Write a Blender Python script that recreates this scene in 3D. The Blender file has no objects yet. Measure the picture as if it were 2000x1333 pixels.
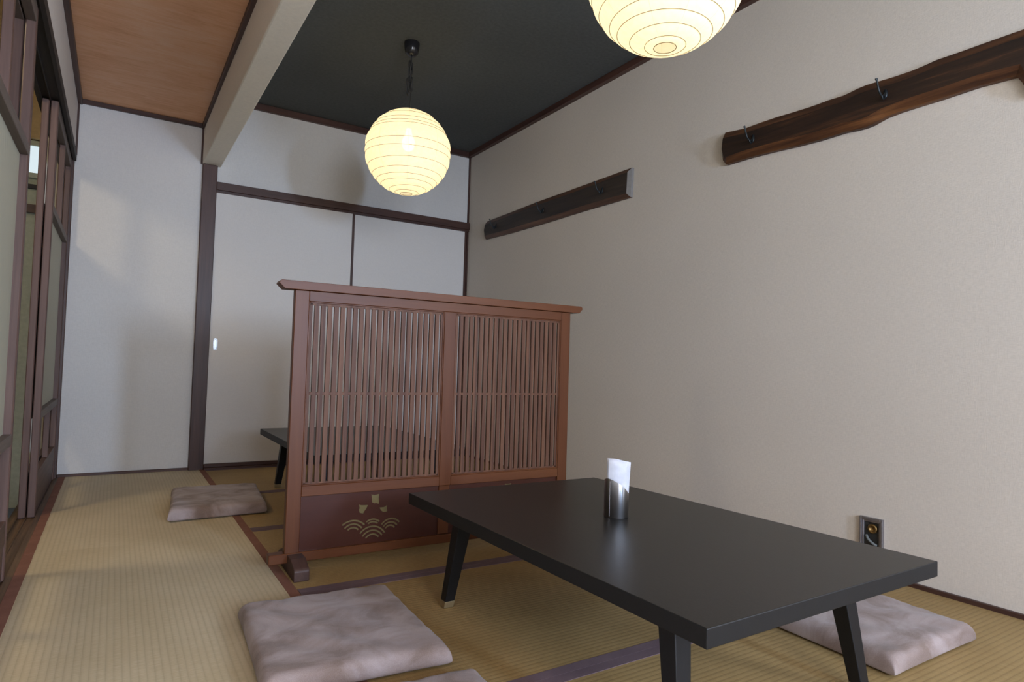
import bpy, bmesh, math, random
from math import sin, cos, pi, radians
from mathutils import Vector, Matrix
from mathutils.geometry import tessellate_polygon

random.seed(7)
S = bpy.context.scene
COL = S.collection

# ------------------------------------------------------------------ camera
YAW, PITCH, ROLL, FPX, CAMZ = 0.5608, 0.0387, 0.0299, 1231.1, 0.7012
fw = Vector((sin(YAW) * cos(PITCH), cos(YAW) * cos(PITCH), sin(PITCH)))
r0 = Vector((cos(YAW), -sin(YAW), 0)); u0 = r0.cross(fw)
rr = r0 * cos(ROLL) + u0 * sin(ROLL); uu = -r0 * sin(ROLL) + u0 * cos(ROLL)
cam_d = bpy.data.cameras.new('camera')
cam = bpy.data.objects.new('camera', cam_d); COL.objects.link(cam)
cam_d.sensor_width = 36.0; cam_d.lens = FPX / 2000 * 36.0
cam_d.clip_start = 0.02
m = Matrix((rr, uu, -fw)).transposed().to_4x4(); m.translation = (0, 0, CAMZ)
cam.matrix_world = m
S.camera = cam

# ------------------------------------------------------------------ world, light, exposure
S.view_settings.view_transform = 'Standard'
S.view_settings.look = 'None'
S.view_settings.exposure = 0.32
S.view_settings.gamma = 1.0
S.view_settings.use_curve_mapping = False
w = bpy.data.worlds.new('world'); S.world = w; w.use_nodes = True
w.node_tree.nodes['Background'].inputs[0].default_value = (0.55, 0.68, 1.0, 1)
w.node_tree.nodes['Background'].inputs[1].default_value = 0.6

def area(name, loc, direction, sx, sy, power, color):
    l = bpy.data.lights.new(name, 'AREA'); l.shape = 'RECTANGLE'
    l.size = sx; l.size_y = sy; l.energy = power; l.color = color
    o = bpy.data.objects.new(name, l); COL.objects.link(o)
    o.location = loc
    o.rotation_euler = Vector(direction).to_track_quat('-Z', 'Z').to_euler()
    return o

REAR = -2.1          # rear wall of the room, behind the camera
# daylight through the narrow clear window and through the wide window of the rear wall
area('daylight_narrow_window', (1.40, REAR - 0.10, 1.12), (0, 1, 0), 0.26, 0.60, 100, (0.50, 0.68, 1.0))
area('daylight_wide_window', (0.25, REAR - 0.10, 1.25), (0, 1, 0), 1.05, 1.1, 75, (0.80, 0.87, 1.0))
# daylight through the side window behind the camera on the right wall
area('daylight_side_window', (2.30 + 0.10, -1.05, 1.45), (-1, 0, 0), 1.0, 1.1, 66, (0.86, 0.91, 1.0))

# ------------------------------------------------------------------ room measures (metres)
L, R, B = -0.246, 2.300, 4.361
ZL, ZR = 2.155, 2.362          # low ceiling on the left, high ceiling on the right

# ------------------------------------------------------------------ node helpers
class NT:
    def __init__(self, name):
        self.mat = bpy.data.materials.new(name); self.mat.use_nodes = True
        self.t = self.mat.node_tree; self.b = self.t.nodes['Principled BSDF']
    def n(self, typ, **kw):
        nd = self.t.nodes.new(typ)
        for k, v in kw.items(): setattr(nd, k, v)
        return nd
    def l(self, a, b): self.t.links.new(a, b)
    def coord(self, kind='Object', scale=(1, 1, 1), rot=(0, 0, 0)):
        tc = self.n('ShaderNodeTexCoord'); mp = self.n('ShaderNodeMapping')
        mp.inputs['Scale'].default_value = scale; mp.inputs['Rotation'].default_value = rot
        self.l(tc.outputs[kind], mp.inputs['Vector']); return mp.outputs['Vector']
    def noise(self, vec, scale, detail=3, rough=0.5, dist=0.0):
        nd = self.n('ShaderNodeTexNoise'); nd.inputs['Scale'].default_value = scale
        nd.inputs['Detail'].default_value = detail; nd.inputs['Roughness'].default_value = rough
        nd.inputs['Distortion'].default_value = dist
        self.l(vec, nd.inputs['Vector']); return nd.outputs['Fac']
    def ramp(self, fac, stops):
        nd = self.n('ShaderNodeValToRGB'); e = nd.color_ramp.elements
        while len(e) < len(stops): e.new(0.5)
        for i, (p, c) in enumerate(stops): e[i].position = p; e[i].color = (*c, 1)
        self.l(fac, nd.inputs['Fac']); return nd.outputs['Color']
    def mix(self, fac, a, b, blend='MIX'):
        nd = self.n('ShaderNodeMix', data_type='RGBA', blend_type=blend)
        for s, v in ((nd.inputs[0], fac), (nd.inputs[6], a), (nd.inputs[7], b)):
            if hasattr(v, 'is_output'): self.l(v, s)
            elif isinstance(v, tuple): s.default_value = (*v, 1)
            else: s.default_value = v
        return nd.outputs[2]
    def math(self, op, a, b=0.0, c=0.0):
        nd = self.n('ShaderNodeMath', operation=op)
        for s, v in zip(nd.inputs, (a, b, c)):
            if hasattr(v, 'is_output'): self.l(v, s)
            else: s.default_value = v
        return nd.outputs[0]
    def bump(self, h, strength, dist):
        nd = self.n('ShaderNodeBump'); nd.inputs['Strength'].default_value = strength
        nd.inputs['Distance'].default_value = dist
        self.l(h, nd.inputs['Height']); self.l(nd.outputs['Normal'], self.b.inputs['Normal'])
    def base(self, c):
        if hasattr(c, 'is_output'): self.l(c, self.b.inputs['Base Color'])
        else: self.b.inputs['Base Color'].default_value = (*c, 1)
    def set(self, rough=0.6, metal=0.0, spec=0.5):
        self.b.inputs['Roughness'].default_value = rough
        self.b.inputs['Metallic'].default_value = metal
        self.b.inputs['Specular IOR Level'].default_value = spec
        return self.mat

def wallpaper(name, c, amt=0.05):
    k = NT(name)
    v1 = k.coord(scale=(60, 60, 420)); v2 = k.coord(scale=(420, 420, 60)); v3 = k.coord()
    a = k.noise(v1, 1, 2); b = k.noise(v2, 1, 2); d = k.math('ADD', a, b)
    big = k.noise(v3, 1.3, 2)
    dk = tuple(x * (1 - amt * 2.2) for x in c); lt = tuple(min(1, x * (1 + amt * 1.4)) for x in c)
    col = k.ramp(k.math('MULTIPLY', d, 0.5), [(0.38, dk), (0.62, lt)])
    col = k.mix(0.35, col, k.ramp(big, [(0.3, dk), (0.7, lt)]))
    k.base(col); k.bump(d, 0.25, 0.002)
    return k.set(0.85, spec=0.25)

def wood(name, dark, light, axis=0, grain=9, rough=0.45, spec=0.4, fine=0.35):
    k = NT(name)
    sc = [120, 120, 120]; sc[axis] = 4.0
    s2 = [grain, grain, grain]; s2[axis] = 0.7
    fineN = k.noise(k.coord(scale=tuple(sc)), 1, 4, 0.6)
    broad = k.noise(k.coord(scale=tuple(s2)), 1, 4, 0.55, 0.6)
    f = k.math('ADD', k.math('MULTIPLY', fineN, fine), k.math('MULTIPLY', broad, 1 - fine))
    k.base(k.ramp(f, [(0.36, dark), (0.66, light)])); k.bump(fineN, 0.08, 0.001)
    return k.set(rough, spec=spec)

M = {}
M['wall_right'] = wallpaper('beige_woven_wallpaper', (0.600, 0.540, 0.470), 0.045)
M['wall_white'] = wallpaper('white_woven_wallpaper', (0.68, 0.655, 0.62), 0.03)
M['fusuma'] = wallpaper('white_sliding_door_paper', (0.69, 0.655, 0.615), 0.02)
M['beam'] = wallpaper('cream_beam_wrapping', (0.86, 0.80, 0.68), 0.03)
M['ceil_dark'] = wallpaper('charcoal_ceiling_paper', (0.090, 0.096, 0.094), 0.10)
for nm, ax in (('x', 0), ('y', 1), ('z', 2)):
    M['trim_' + nm] = wood('dark_reddish_brown_trim_' + nm, (0.040, 0.017, 0.012), (0.092, 0.042, 0.030), ax)
    M['door_' + nm] = wood('weathered_door_wood_' + nm, (0.070, 0.038, 0.030), (0.155, 0.090, 0.072), ax, rough=0.55)
    M['screen_' + nm] = wood('reddish_brown_screen_wood_' + nm, (0.080, 0.023, 0.0070), (0.130, 0.044, 0.0145), ax, rough=0.42, spec=0.28, fine=0.22)
M['screen_panel'] = wood('dark_red_lacquered_panel', (0.046, 0.011, 0.006), (0.062, 0.017, 0.009), 0, rough=0.33, fine=0.2)
M['screen_foot'] = wood('dark_brown_foot_wood', (0.050, 0.024, 0.018), (0.095, 0.050, 0.038), 1, rough=0.5)
M['sill'] = wood('worn_sill_wood', (0.040, 0.022, 0.013), (0.22, 0.130, 0.068), 1, grain=30, rough=0.55)
M['kamoi'] = wood('dark_grey_brown_lintel', (0.018, 0.014, 0.012), (0.045, 0.035, 0.030), 1, rough=0.7)

def plywood():
    k = NT('orange_brown_veneer_ceiling')
    f = k.noise(k.coord(scale=(5, 34, 1)), 1, 6, 0.68, 1.2)
    g = k.noise(k.coord(scale=(3, 4, 1)), 1, 3, 0.5, 0.5)
    h = k.math('ADD', k.math('MULTIPLY', f, 0.6), k.math('MULTIPLY', g, 0.4))
    k.base(k.ramp(h, [(0.33, (0.66, 0.325, 0.165)), (0.50, (0.78, 0.43, 0.24)), (0.68, (0.82, 0.52, 0.34))]))
    k.bump(f, 0.1, 0.001); return k.set(0.6, spec=0.3)
M['plywood'] = plywood()

def tatami(name, dark, light, groove):
    k = NT(name)
    v = k.coord(); sp = k.n('ShaderNodeSeparateXYZ'); k.l(v, sp.inputs[0])
    wob = k.math('MULTIPLY', k.noise(k.coord(scale=(3, 3, 3)), 1, 2), 0.004)
    yy = k.math('ADD', sp.outputs['Y'], wob)
    s = k.math('SINE', k.math('MULTIPLY', yy, 2 * pi / 0.0155))
    rib = k.math('POWER', k.math('MULTIPLY', k.math('ADD', s, 1.0), 0.5), 0.35)
    strand = k.noise(k.coord(scale=(520, 26, 1)), 1, 2, 0.7)
    blot = k.noise(k.coord(scale=(2.2, 3.2, 1)), 1, 4, 0.55)
    f = k.math('ADD', k.math('MULTIPLY', strand, 0.5), k.math('MULTIPLY', blot, 0.5))
    c = k.ramp(f, [(0.36, dark), (0.64, light)])
    c = k.mix(k.math('MULTIPLY', k.math('SUBTRACT', 1.0, rib), 0.38), c, groove)
    k.base(c)
    h = k.math('ADD', rib, k.math('MULTIPLY', strand, 0.35)); k.bump(h, 0.28, 0.0012)
    return k.set(0.62, spec=0.35)
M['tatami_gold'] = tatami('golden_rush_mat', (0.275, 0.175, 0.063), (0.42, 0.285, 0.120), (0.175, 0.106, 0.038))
M['tatami_pale_daylit'] = tatami('pale_daylit_rush_mat', (0.51, 0.405, 0.240), (0.66, 0.555, 0.375), (0.38, 0.30, 0.175))  # worn left mats, colour lifted further to carry the daylight falling there

def cloth(name, c1, c2, scale=900):
    k = NT(name)
    f = k.noise(k.coord(scale=(scale, scale, scale)), 1, 1)
    g = k.noise(k.coord(), 14, 3)
    k.base(k.ramp(k.math('ADD', k.math('MULTIPLY', f, 0.5), k.math('MULTIPLY', g, 0.5)), [(0.35, c1), (0.65, c2)]))
    k.bump(f, 0.25, 0.001); return k.set(0.85, spec=0.15)
M['heri_brown'] = cloth('rust_brown_edge_cloth', (0.200, 0.088, 0.060), (0.270, 0.128, 0.088))
M['heri_purple'] = cloth('dull_purple_edge_cloth', (0.130, 0.088, 0.098), (0.185, 0.128, 0.135))

def suede():
    k = NT('mauve_suede_fabric')
    a = k.noise(k.coord(scale=(1.0, 1.5, 1)), 6.0, 4, 0.55, 0.9)
    b = k.noise(k.coord(), 600, 1)
    c = k.ramp(a, [(0.36, (0.200, 0.138, 0.110)), (0.46, (0.275, 0.205, 0.180)), (0.60, (0.365, 0.290, 0.270))])
    k.base(k.mix(0.08, c, k.ramp(b, [(0.4, (0.2, 0.15, 0.14)), (0.6, (0.6, 0.52, 0.5))])))
    k.bump(b, 0.15, 0.001)
    k.b.inputs['Sheen Weight'].default_value = 0.15; k.b.inputs['Sheen Roughness'].default_value = 0.5
    return k.set(0.95, spec=0.1)
M['suede'] = suede()

def tabletop():
    k = NT('black_laminate')
    a = k.noise(k.coord(scale=(400, 90, 1)), 1, 2)
    k.base(k.ramp(a, [(0.4, (0.0085, 0.0076, 0.0066)), (0.6, (0.0145, 0.0130, 0.0112))]))
    k.bump(a, 0.12, 0.0006); return k.set(0.34, spec=0.5)
M['tabletop'] = tabletop()
def plain(name, c, rough=0.5, metal=0.0, spec=0.5, bump=0):
    k = NT(name)
    f = k.noise(k.coord(), 40, 2)
    k.base(k.ramp(f, [(0.3, tuple(x * 0.9 for x in c)), (0.7, tuple(min(1, x * 1.08) for x in c))]))
    if bump: k.bump(k.noise(k.coord(), 250, 2), bump, 0.001)
    return k.set(rough, metal, spec)
M['leg'] = plain('black_satin_leg', (0.006, 0.006, 0.007), 0.45, spec=0.35)
M['table_edge'] = plain('black_edge_band_shaded', (0.008, 0.008, 0.0085), 0.5, spec=0.3)  # black edge band, darkened to carry the shade on the table sides
M['brass'] = plain('dull_brass', (0.42, 0.34, 0.20), 0.45, 0.8)
M['bronze'] = plain('dull_bronze', (0.25, 0.16, 0.06), 0.38, 0.9)
M['black_plastic'] = plain('glossy_black_plastic', (0.012, 0.012, 0.014), 0.18)
M['cord'] = plain('black_cord', (0.02, 0.019, 0.018), 0.6)
M['iron'] = plain('black_iron', (0.022, 0.026, 0.028), 0.42, 0.6)
M['paper'] = plain('white_napkin_paper', (0.52, 0.52, 0.56), 0.9, spec=0.1, bump=0.15)
M['chrome'] = plain('bright_pull_metal', (0.45, 0.47, 0.50), 0.32, 1.0)
M['dark_metal'] = plain('dark_recess_metal', (0.03, 0.03, 0.028), 0.5, 0.3)
M['grey_metal'] = plain('brushed_grey_metal', (0.33, 0.31, 0.32), 0.38, 0.85)
M['grey_rubber'] = plain('grey_rubber', (0.14, 0.15, 0.145), 0.6)
M['door_paper'] = plain('pale_textured_door_paper', (0.47, 0.46, 0.36), 0.75, spec=0.2, bump=0.3)
M['hall_wall'] = plain('pale_green_hallway_wall', (0.42, 0.42, 0.30), 0.85)
M['hall_floor'] = plain('dark_blue_grey_hallway_floor', (0.07, 0.085, 0.10), 0.45)
M['hall_ceiling'] = plain('ochre_hallway_ceiling', (0.42, 0.27, 0.11), 0.7)
M['door_rail'] = wood('greyish_door_rail_wood', (0.10, 0.075, 0.062), (0.17, 0.135, 0.115), 1, rough=0.6)
M['screen_slat'] = wood('brown_slat_wood', (0.070, 0.028, 0.017), (0.150, 0.068, 0.036), 2, grain=75, rough=0.5, spec=0.25, fine=0.15)

def wave_paper():
    k = NT('embossed_door_paper')
    nd = k.n('ShaderNodeTexWave', wave_type='RINGS', rings_direction='Z'); nd.inputs['Scale'].default_value = 9
    nd.inputs['Distortion'].default_value = 9; nd.inputs['Detail'].default_value = 1; nd.inputs['Detail Scale'].default_value = 0.7
    k.l(k.coord(), nd.inputs['Vector'])
    k.base((0.47, 0.46, 0.37)); k.bump(nd.outputs['Fac'], 0.2, 0.002); return k.set(0.75, spec=0.2)
M['door_paper'] = wave_paper()

def steel():
    k = NT('brushed_stainless_steel')
    a = k.noise(k.coord(scale=(300, 300, 4)), 1, 2)
    k.base(k.ramp(a, [(0.3, (0.50, 0.50, 0.52)), (0.7, (0.62, 0.62, 0.64))])); k.set(0.30, 1.0); k.b.inputs['Anisotropic'].default_value = 0.85; k.b.inputs['Anisotropic Rotation'].default_value = 0.25
    return k.mat
M['steel'] = steel()

def old_wood(name, core, mid, edge):
    k = NT(name)
    g = k.noise(k.coord(scale=(60, 2.2, 46)), 1, 5, 0.65, 0.8)
    b = k.noise(k.coord(scale=(5, 1.1, 16)), 1, 4, 0.6, 1.4)
    f = k.math('ADD', k.math('MULTIPLY', g, 0.45), k.math('MULTIPLY', b, 0.55))
    k.base(k.ramp(f, [(0.40, core), (0.54, mid), (0.68, edge)])); k.bump(g, 0.35, 0.002)
    return k.set(0.5, spec=0.35)
M['plank_core'] = old_wood('dark_plank_heartwood', (0.014, 0.008, 0.006), (0.030, 0.014, 0.008), (0.120, 0.045, 0.016))
M['plank_edge'] = old_wood('rust_brown_plank_edge', (0.035, 0.013, 0.006), (0.085, 0.033, 0.012), (0.185, 0.075, 0.024))
M['plank2_core'] = old_wood('grey_brown_plank_face', (0.024, 0.018, 0.016), (0.040, 0.028, 0.022), (0.070, 0.046, 0.033))
M['plank2_edge'] = old_wood('brown_plank_bevel', (0.055, 0.026, 0.016), (0.100, 0.048, 0.028), (0.150, 0.075, 0.042))
M['plank_end'] = plain('pale_grey_sawn_end', (0.20, 0.185, 0.17), 0.7)

def lantern_paper():
    k = NT('glowing_lantern_paper')
    t = k.t; t.nodes.remove(k.b)
    v = k.coord(); sp = k.n('ShaderNodeSeparateXYZ'); k.l(v, sp.inputs[0])
    an = k.math('ARCTAN2', sp.outputs['Y'], sp.outputs['X'])
    fr = k.math('FRACT', k.math('ADD', k.math('MULTIPLY', an, 9 / (2 * pi)), 40.3))
    seam = k.math('LESS_THAN', k.math('ABSOLUTE', k.math('SUBTRACT', fr, 0.5)), 0.008)
    fib = k.noise(k.coord(), 60, 3)
    base = k.mix(seam, k.ramp(fib, [(0.3, (1.0, 0.865, 0.60)), (0.7, (1.0, 0.895, 0.66))]), (0.88, 0.76, 0.52))
    em = k.n('ShaderNodeEmission'); em.inputs['Strength'].default_value = 0.27; k.l(base, em.inputs['Color'])
    tr = k.n('ShaderNodeBsdfTranslucent'); k.l(base, tr.inputs['Color'])
    df = k.n('ShaderNodeBsdfDiffuse'); k.l(base, df.inputs['Color'])
    mx = k.n('ShaderNodeMixShader'); mx.inputs[0].default_value = 0.4
    k.l(tr.outputs[0], mx.inputs[1]); k.l(df.outputs[0], mx.inputs[2])
    tp = k.n('ShaderNodeBsdfTransparent'); m2 = k.n('ShaderNodeMixShader'); m2.inputs[0].default_value = 0.055
    k.l(mx.outputs[0], m2.inputs[1]); k.l(tp.outputs[0], m2.inputs[2])
    ad = k.n('ShaderNodeAddShader'); k.l(em.outputs[0], ad.inputs[0]); k.l(m2.outputs[0], ad.inputs[1])
    out = [n for n in t.nodes if n.type == 'OUTPUT_MATERIAL'][0]; k.l(ad.outputs[0], out.inputs['Surface'])
    return k.mat
M['lantern'] = lantern_paper()
M['wire'] = plain('thin_lantern_wire', (0.20, 0.15, 0.065), 0.8)
def emit(name, c, s):
    k = NT(name); k.base((0.8, 0.8, 0.8))
    k.b.inputs['Emission Color'].default_value = (*c, 1); k.b.inputs['Emission Strength'].default_value = s
    return k.mat
M['bulb'] = emit('lit_bulb_glass', (1.0, 0.92, 0.62), 6.0)
M['hall_pane'] = emit('daylit_frosted_pane', (0.70, 0.90, 1.0), 0.55)
M['glass'] = plain('frosted_window_glass', (0.8, 0.85, 0.9), 0.3)

# ------------------------------------------------------------------ mesh helpers
def box(bm, x0, x1, y0, y1, z0, z1, bev=0.0, seg=1, mi=0):
    r = bmesh.ops.create_cube(bm, size=1.0)
    vs = r['verts']
    for v in vs:
        v.co = Vector(((x0 + x1) / 2 + v.co.x * (x1 - x0), (y0 + y1) / 2 + v.co.y * (y1 - y0), (z0 + z1) / 2 + v.co.z * (z1 - z0)))
    fs = {f for v in vs for f in v.link_faces}
    for f in fs: f.material_index = mi
    if bev:
        es = list({e for v in vs for e in v.link_edges})
        bmesh.ops.bevel(bm, geom=es, offset=bev, segments=seg, affect='EDGES', profile=0.5)

def link(name, bm, mats, parent=None, smooth=False, loc=None, rotz=0.0):
    me = bpy.data.meshes.new(name)
    bmesh.ops.recalc_face_normals(bm, faces=bm.faces[:])
    bm.to_mesh(me); bm.free()
    if not isinstance(mats, (list, tuple)): mats = [mats]
    for mm in mats: me.materials.append(mm)
    if smooth:
        for p in me.polygons: p.use_smooth = True
    o = bpy.data.objects.new(name, me); COL.objects.link(o)
    if parent: o.parent = parent
    if loc: o.location = loc
    if rotz: o.rotation_euler.z = rotz
    return o

def obj_box(name, b, mat, parent=None, bev=0.0):
    bm = bmesh.new(); box(bm, *b, bev=bev); return link(name, bm, mat, parent)

def struct(o, ):
    o['kind'] = 'structure'; return o

def thing(name, label, cat, loc=(0, 0, 0), rotz=0.0, group=None):
    o = bpy.data.objects.new(name, None); COL.objects.link(o)
    o.empty_display_size = 0.1
    o.location = loc; o.rotation_euler.z = rotz
    tag(o, label, cat, group); return o

def tag(o, label, cat, group=None):
    o['label'] = label; o['category'] = cat
    if group: o['group'] = group
    return o

def tube(bm, pts, rad, n=8, closed=False, mi=0):
    pts = [Vector(p) for p in pts]; N = len(pts); rings = []
    if not hasattr(rad, '__len__'): rad = [rad] * N
    up = Vector((0.13, 0.27, 0.95)).normalized(); pv = None
    for i, p in enumerate(pts):
        a = pts[(i - 1) % N] if (closed or i > 0) else p
        b = pts[(i + 1) % N] if (closed or i < N - 1) else p
        t = (b - a).normalized()
        if pv is None: s = t.cross(up).normalized()
        else:
            s = (pv - t * pv.dot(t))
            s = s.normalized() if s.length > 1e-6 else t.cross(up).normalized()
        pv = s; q = t.cross(s)
        rings.append([bm.verts.new(p + (s * cos(2 * pi * j / n) + q * sin(2 * pi * j / n)) * rad[i]) for j in range(n)])
    for i in range(N if closed else N - 1):
        A, Bq = rings[i], rings[(i + 1) % N]
        for j in range(n):
            f = bm.faces.new((A[j], A[(j + 1) % n], Bq[(j + 1) % n], Bq[j])); f.material_index = mi
    if not closed:
        bm.faces.new(rings[0]); bm.faces.new(rings[-1][::-1])

def smooth_path(pts, k=6):
    P = [Vector(p) for p in pts]; out = []
    for i in range(len(P) - 1):
        p0 = P[max(i - 1, 0)]; p1 = P[i]; p2 = P[i + 1]; p3 = P[min(i + 2, len(P) - 1)]
        for j in range(k):
            t = j / k
            out.append(0.5 * ((2 * p1) + (-p0 + p2) * t + (2 * p0 - 5 * p1 + 4 * p2 - p3) * t * t + (-p0 + 3 * p1 - 3 * p2 + p3) * t ** 3))
    out.append(P[-1]); return out

def lathe(bm, prof, n=32, cx=0, cy=0, mi=0, closed=False):
    rings = []
    for r, z in prof:
        rings.append([bm.verts.new((cx + r * cos(2 * pi * j / n), cy + r * sin(2 * pi * j / n), z)) for j in range(n)])
    m_ = len(rings)
    for i in range(m_ if closed else m_ - 1):
        a, b = rings[i], rings[(i + 1) % m_]
        for j in range(n):
            f = bm.faces.new((a[j], a[(j + 1) % n], b[(j + 1) % n], b[j])); f.material_index = mi
    if not closed:
        if prof[0][0] > 1e-5: bm.faces.new(rings[0][::-1])
        if prof[-1][0] > 1e-5: bm.faces.new(rings[-1])

def quad_prism(bm, bot, top, mi=0, bev=0.0):
    vs = [bm.verts.new(p) for p in bot] + [bm.verts.new(p) for p in top]
    n = len(bot)
    fs = [bm.faces.new(vs[:n][::-1]), bm.faces.new(vs[n:])]
    for i in range(n):
        fs.append(bm.faces.new((vs[i], vs[(i + 1) % n], vs[n + (i + 1) % n], vs[n + i])))
    for f in fs: f.material_index = mi
    if bev:
        bmesh.ops.recalc_face_normals(bm, faces=fs)
        bmesh.ops.bevel(bm, geom=list({e for f in fs for e in f.edges}), offset=bev, segments=2, affect='EDGES', profile=0.5)

# ------------------------------------------------------------------ room shell
struct(obj_box('floor', (L - 0.02, R + 0.05, REAR, B + 0.02, -0.16, -0.055), M['tatami_gold']))
struct(obj_box('wall_right', (R, R + 0.12, -0.45, B + 0.12, -0.16, ZR + 0.1), M['wall_right']))
# right wall behind the camera, with a window opening
bm = bmesh.new()
box(bm, R, R + 0.12, REAR, -1.55, -0.16, ZR + 0.1); box(bm, R, R + 0.12, -0.55, -0.45, -0.16, ZR + 0.1)
box(bm, R, R + 0.12, -1.55, -0.55, -0.16, 0.9); box(bm, R, R + 0.12, -1.55, -0.55, 2.0, ZR + 0.1)
struct(link('wall_right_rear', bm, M['wall_right']))
struct(obj_box('wall_back', (L - 0.15, R + 0.12, B, B + 0.12, -0.30, ZR + 0.1), M['wall_white']))
# rear wall with two window openings
bm = bmesh.new()
y0, y1 = REAR - 0.12, REAR
box(bm, L - 0.15, -0.20, y0, y1, -0.16, ZR + 0.1)
box(bm, -0.20, 0.85, y0, y1, -0.16, 0.70); box(bm, -0.20, 0.85, y0, y1, 1.80, ZR + 0.1)
box(bm, 0.85, 1.27, y0, y1, -0.16, ZR + 0.1)
box(bm, 1.27, 1.53, y0, y1, -0.16, 0.82); box(bm, 1.27, 1.53, y0, y1, 1.42, ZR + 0.1)
box(bm, 1.53, R + 0.12, y0, y1, -0.16, ZR + 0.1)
struct(link('wall_rear', bm, M['wall_white']))
def window(n, b, axis):
    # a wooden frame lining the opening with one mullion
    bm = bmesh.new(); x0, x1, y0, y1, z0, z1 = b; t = 0.03
    box(bm, x0, x1, y0, y1, z0, z0 + t); box(bm, x0, x1, y0, y1, z1 - t, z1)
    if axis == 'x':
        box(bm, x0, x0 + t, y0, y1, z0 + t, z1 - t); box(bm, x1 - t, x1, y0, y1, z0 + t, z1 - t)
    else:
        box(bm, x0, x1, y0, y0 + t, z0 + t, z1 - t); box(bm, x0, x1, y1 - t, y1, z0 + t, z1 - t)
    struct(link('window_%d' % n, bm, M['trim_z']))
window(1, (1.27, 1.53, REAR - 0.06, REAR + 0.01, 0.82, 1.42), 'x')
window(2, (-0.20, 0.85, REAR - 0.06, REAR + 0.01, 0.70, 1.80), 'x')
window(3, (R - 0.01, R + 0.06, -1.55, -0.55, 0.9, 2.0), 'y')
# left wall: solid behind the camera, a band above the sliding doors
struct(obj_box('wall_left', (L - 0.10, L, REAR, 1.50, -0.16, ZL + 0.02), M['wall_white']))
struct(obj_box('wall_left_upper', (L - 0.10, L, 1.50, B, 1.822, ZL + 0.02), M['wall_white']))
# ceilings
struct(obj_box('ceiling', (0.50, R + 0.12, REAR, B + 0.1, ZR, ZR + 0.06), M['ceil_dark']))
struct(obj_box('ceiling_left', (L - 0.1, 0.425, REAR, B + 0.1, ZL, ZL + 0.06), M['plywood']))
# boxed beam wrapped in cream paper, running the length of the room
bm = bmesh.new()
za, zb_ = 1.903, ZR + 0.06
y_a, y_b = REAR, B
quad_prism(bm, [(0.432, y_a, za), (0.524, y_a, za), (0.514, y_b, za), (0.408, y_b, za)],
           [(0.432, y_a, zb_), (0.524, y_a, zb_), (0.514, y_b, zb_), (0.408, y_b, zb_)], bev=0.006)
struct(link('trim_1', bm, M['beam']))
# wallpaper overlap seam on the beam underside
struct(obj_box('trim_2', (0.431, 0.520, 2.003, 2.0055, 1.9022, 1.9038), M['beam']))
# column at the back wall under the beam
bm = bmesh.new(); box(bm, 0.409, 0.493, B - 0.035, B + 0.01, -0.05, 1.903, bev=0.003)
struct(link('trim_3', bm, M['trim_z']))
# lintel with its lower track lip
bm = bmesh.new(); box(bm, 0.493, R, B - 0.032, B + 0.01, 1.752, 1.803, bev=0.002); box(bm, 0.493, R, B - 0.020, B + 0.01, 1.735, 1.752)
struct(link('trim_4', bm, M['trim_x']))
# threshold below the white doors
bm = bmesh.new(); box(bm, 0.493, R, B - 0.055, B + 0.01, -0.05, 0.012, bev=0.002); box(bm, 0.493, R, B - 0.040, B + 0.01, 0.012, 0.033, bev=0.002)
struct(link('trim_5', bm, M['trim_x']))
# ceiling mouldings
struct(obj_box('trim_6', (0.50, R, B - 0.028, B + 0.01, ZR - 0.040, ZR), M['trim_x'], bev=0.002))
struct(obj_box('trim_7', (R - 0.028, R + 0.01, REAR, B, ZR - 0.040, ZR), M['trim_y'], bev=0.002))
struct(obj_box('trim_8', (L, 0.42, B - 0.022, B + 0.01, ZL - 0.024, ZL), M['trim_x'], bev=0.002))
struct(obj_box('trim_9', (L - 0.01, L + 0.022, REAR, B, ZL - 0.030, ZL), M['trim_y'], bev=0.002))
struct(obj_box('trim_10', (0.395, 0.432, REAR, B, ZL - 0.030, ZL), M['trim_y'], bev=0.002))
# corner strips
struct(obj_box('trim_11', (R - 0.012, R + 0.01, B - 0.012, B + 0.01, 0.033, ZR - 0.04), M['trim_z']))
bm = bmesh.new(); box(bm, L - 0.055, L, B - 0.045, B + 0.01, -0.05, 1.838, bev=0.002); box(bm, L - 0.01, L + 0.010, B - 0.016, B + 0.01, 1.83, ZL - 0.02)
struct(link('trim_12', bm, M['trim_z']))
struct(obj_box('trim_13', (0.398, 0.409, B - 0.012, B + 0.01, 1.903, ZL - 0.02), M['trim_z']))
# thin floor strips
struct(obj_box('baseboard_back', (L, 0.409, B - 0.018, B + 0.01, -0.05, 0.014), M['trim_x'], bev=0.002))
struct(obj_box('baseboard_right', (R - 0.014, R + 0.01, REAR, B - 0.05, -0.05, 0.014), M['trim_y'], bev=0.002))

# head track and sill of the left sliding doors, grooved
bm = bmesh.new()
box(bm, -0.335, -0.236, 1.50, B - 0.04, 1.796, 1.826)
for x0, x1 in ((-0.250, -0.236), (-0.2885, -0.286), (-0.335, -0.317)):
    box(bm, x0, x1, 1.50, B - 0.04, 1.784, 1.796)
struct(link('trim_14', bm, M['kamoi']))
bm = bmesh.new()
box(bm, -0.345, -0.237, 1.50, B, -0.16, -0.006)
for x0, x1 in ((-0.256, -0.237), (-0.2885, -0.286), (-0.345, -0.317)):
    box(bm, x0, x1, 1.50, B - 0.04, -0.006, 0.0)
struct(link('trim_15', bm, M['sill']))

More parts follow.
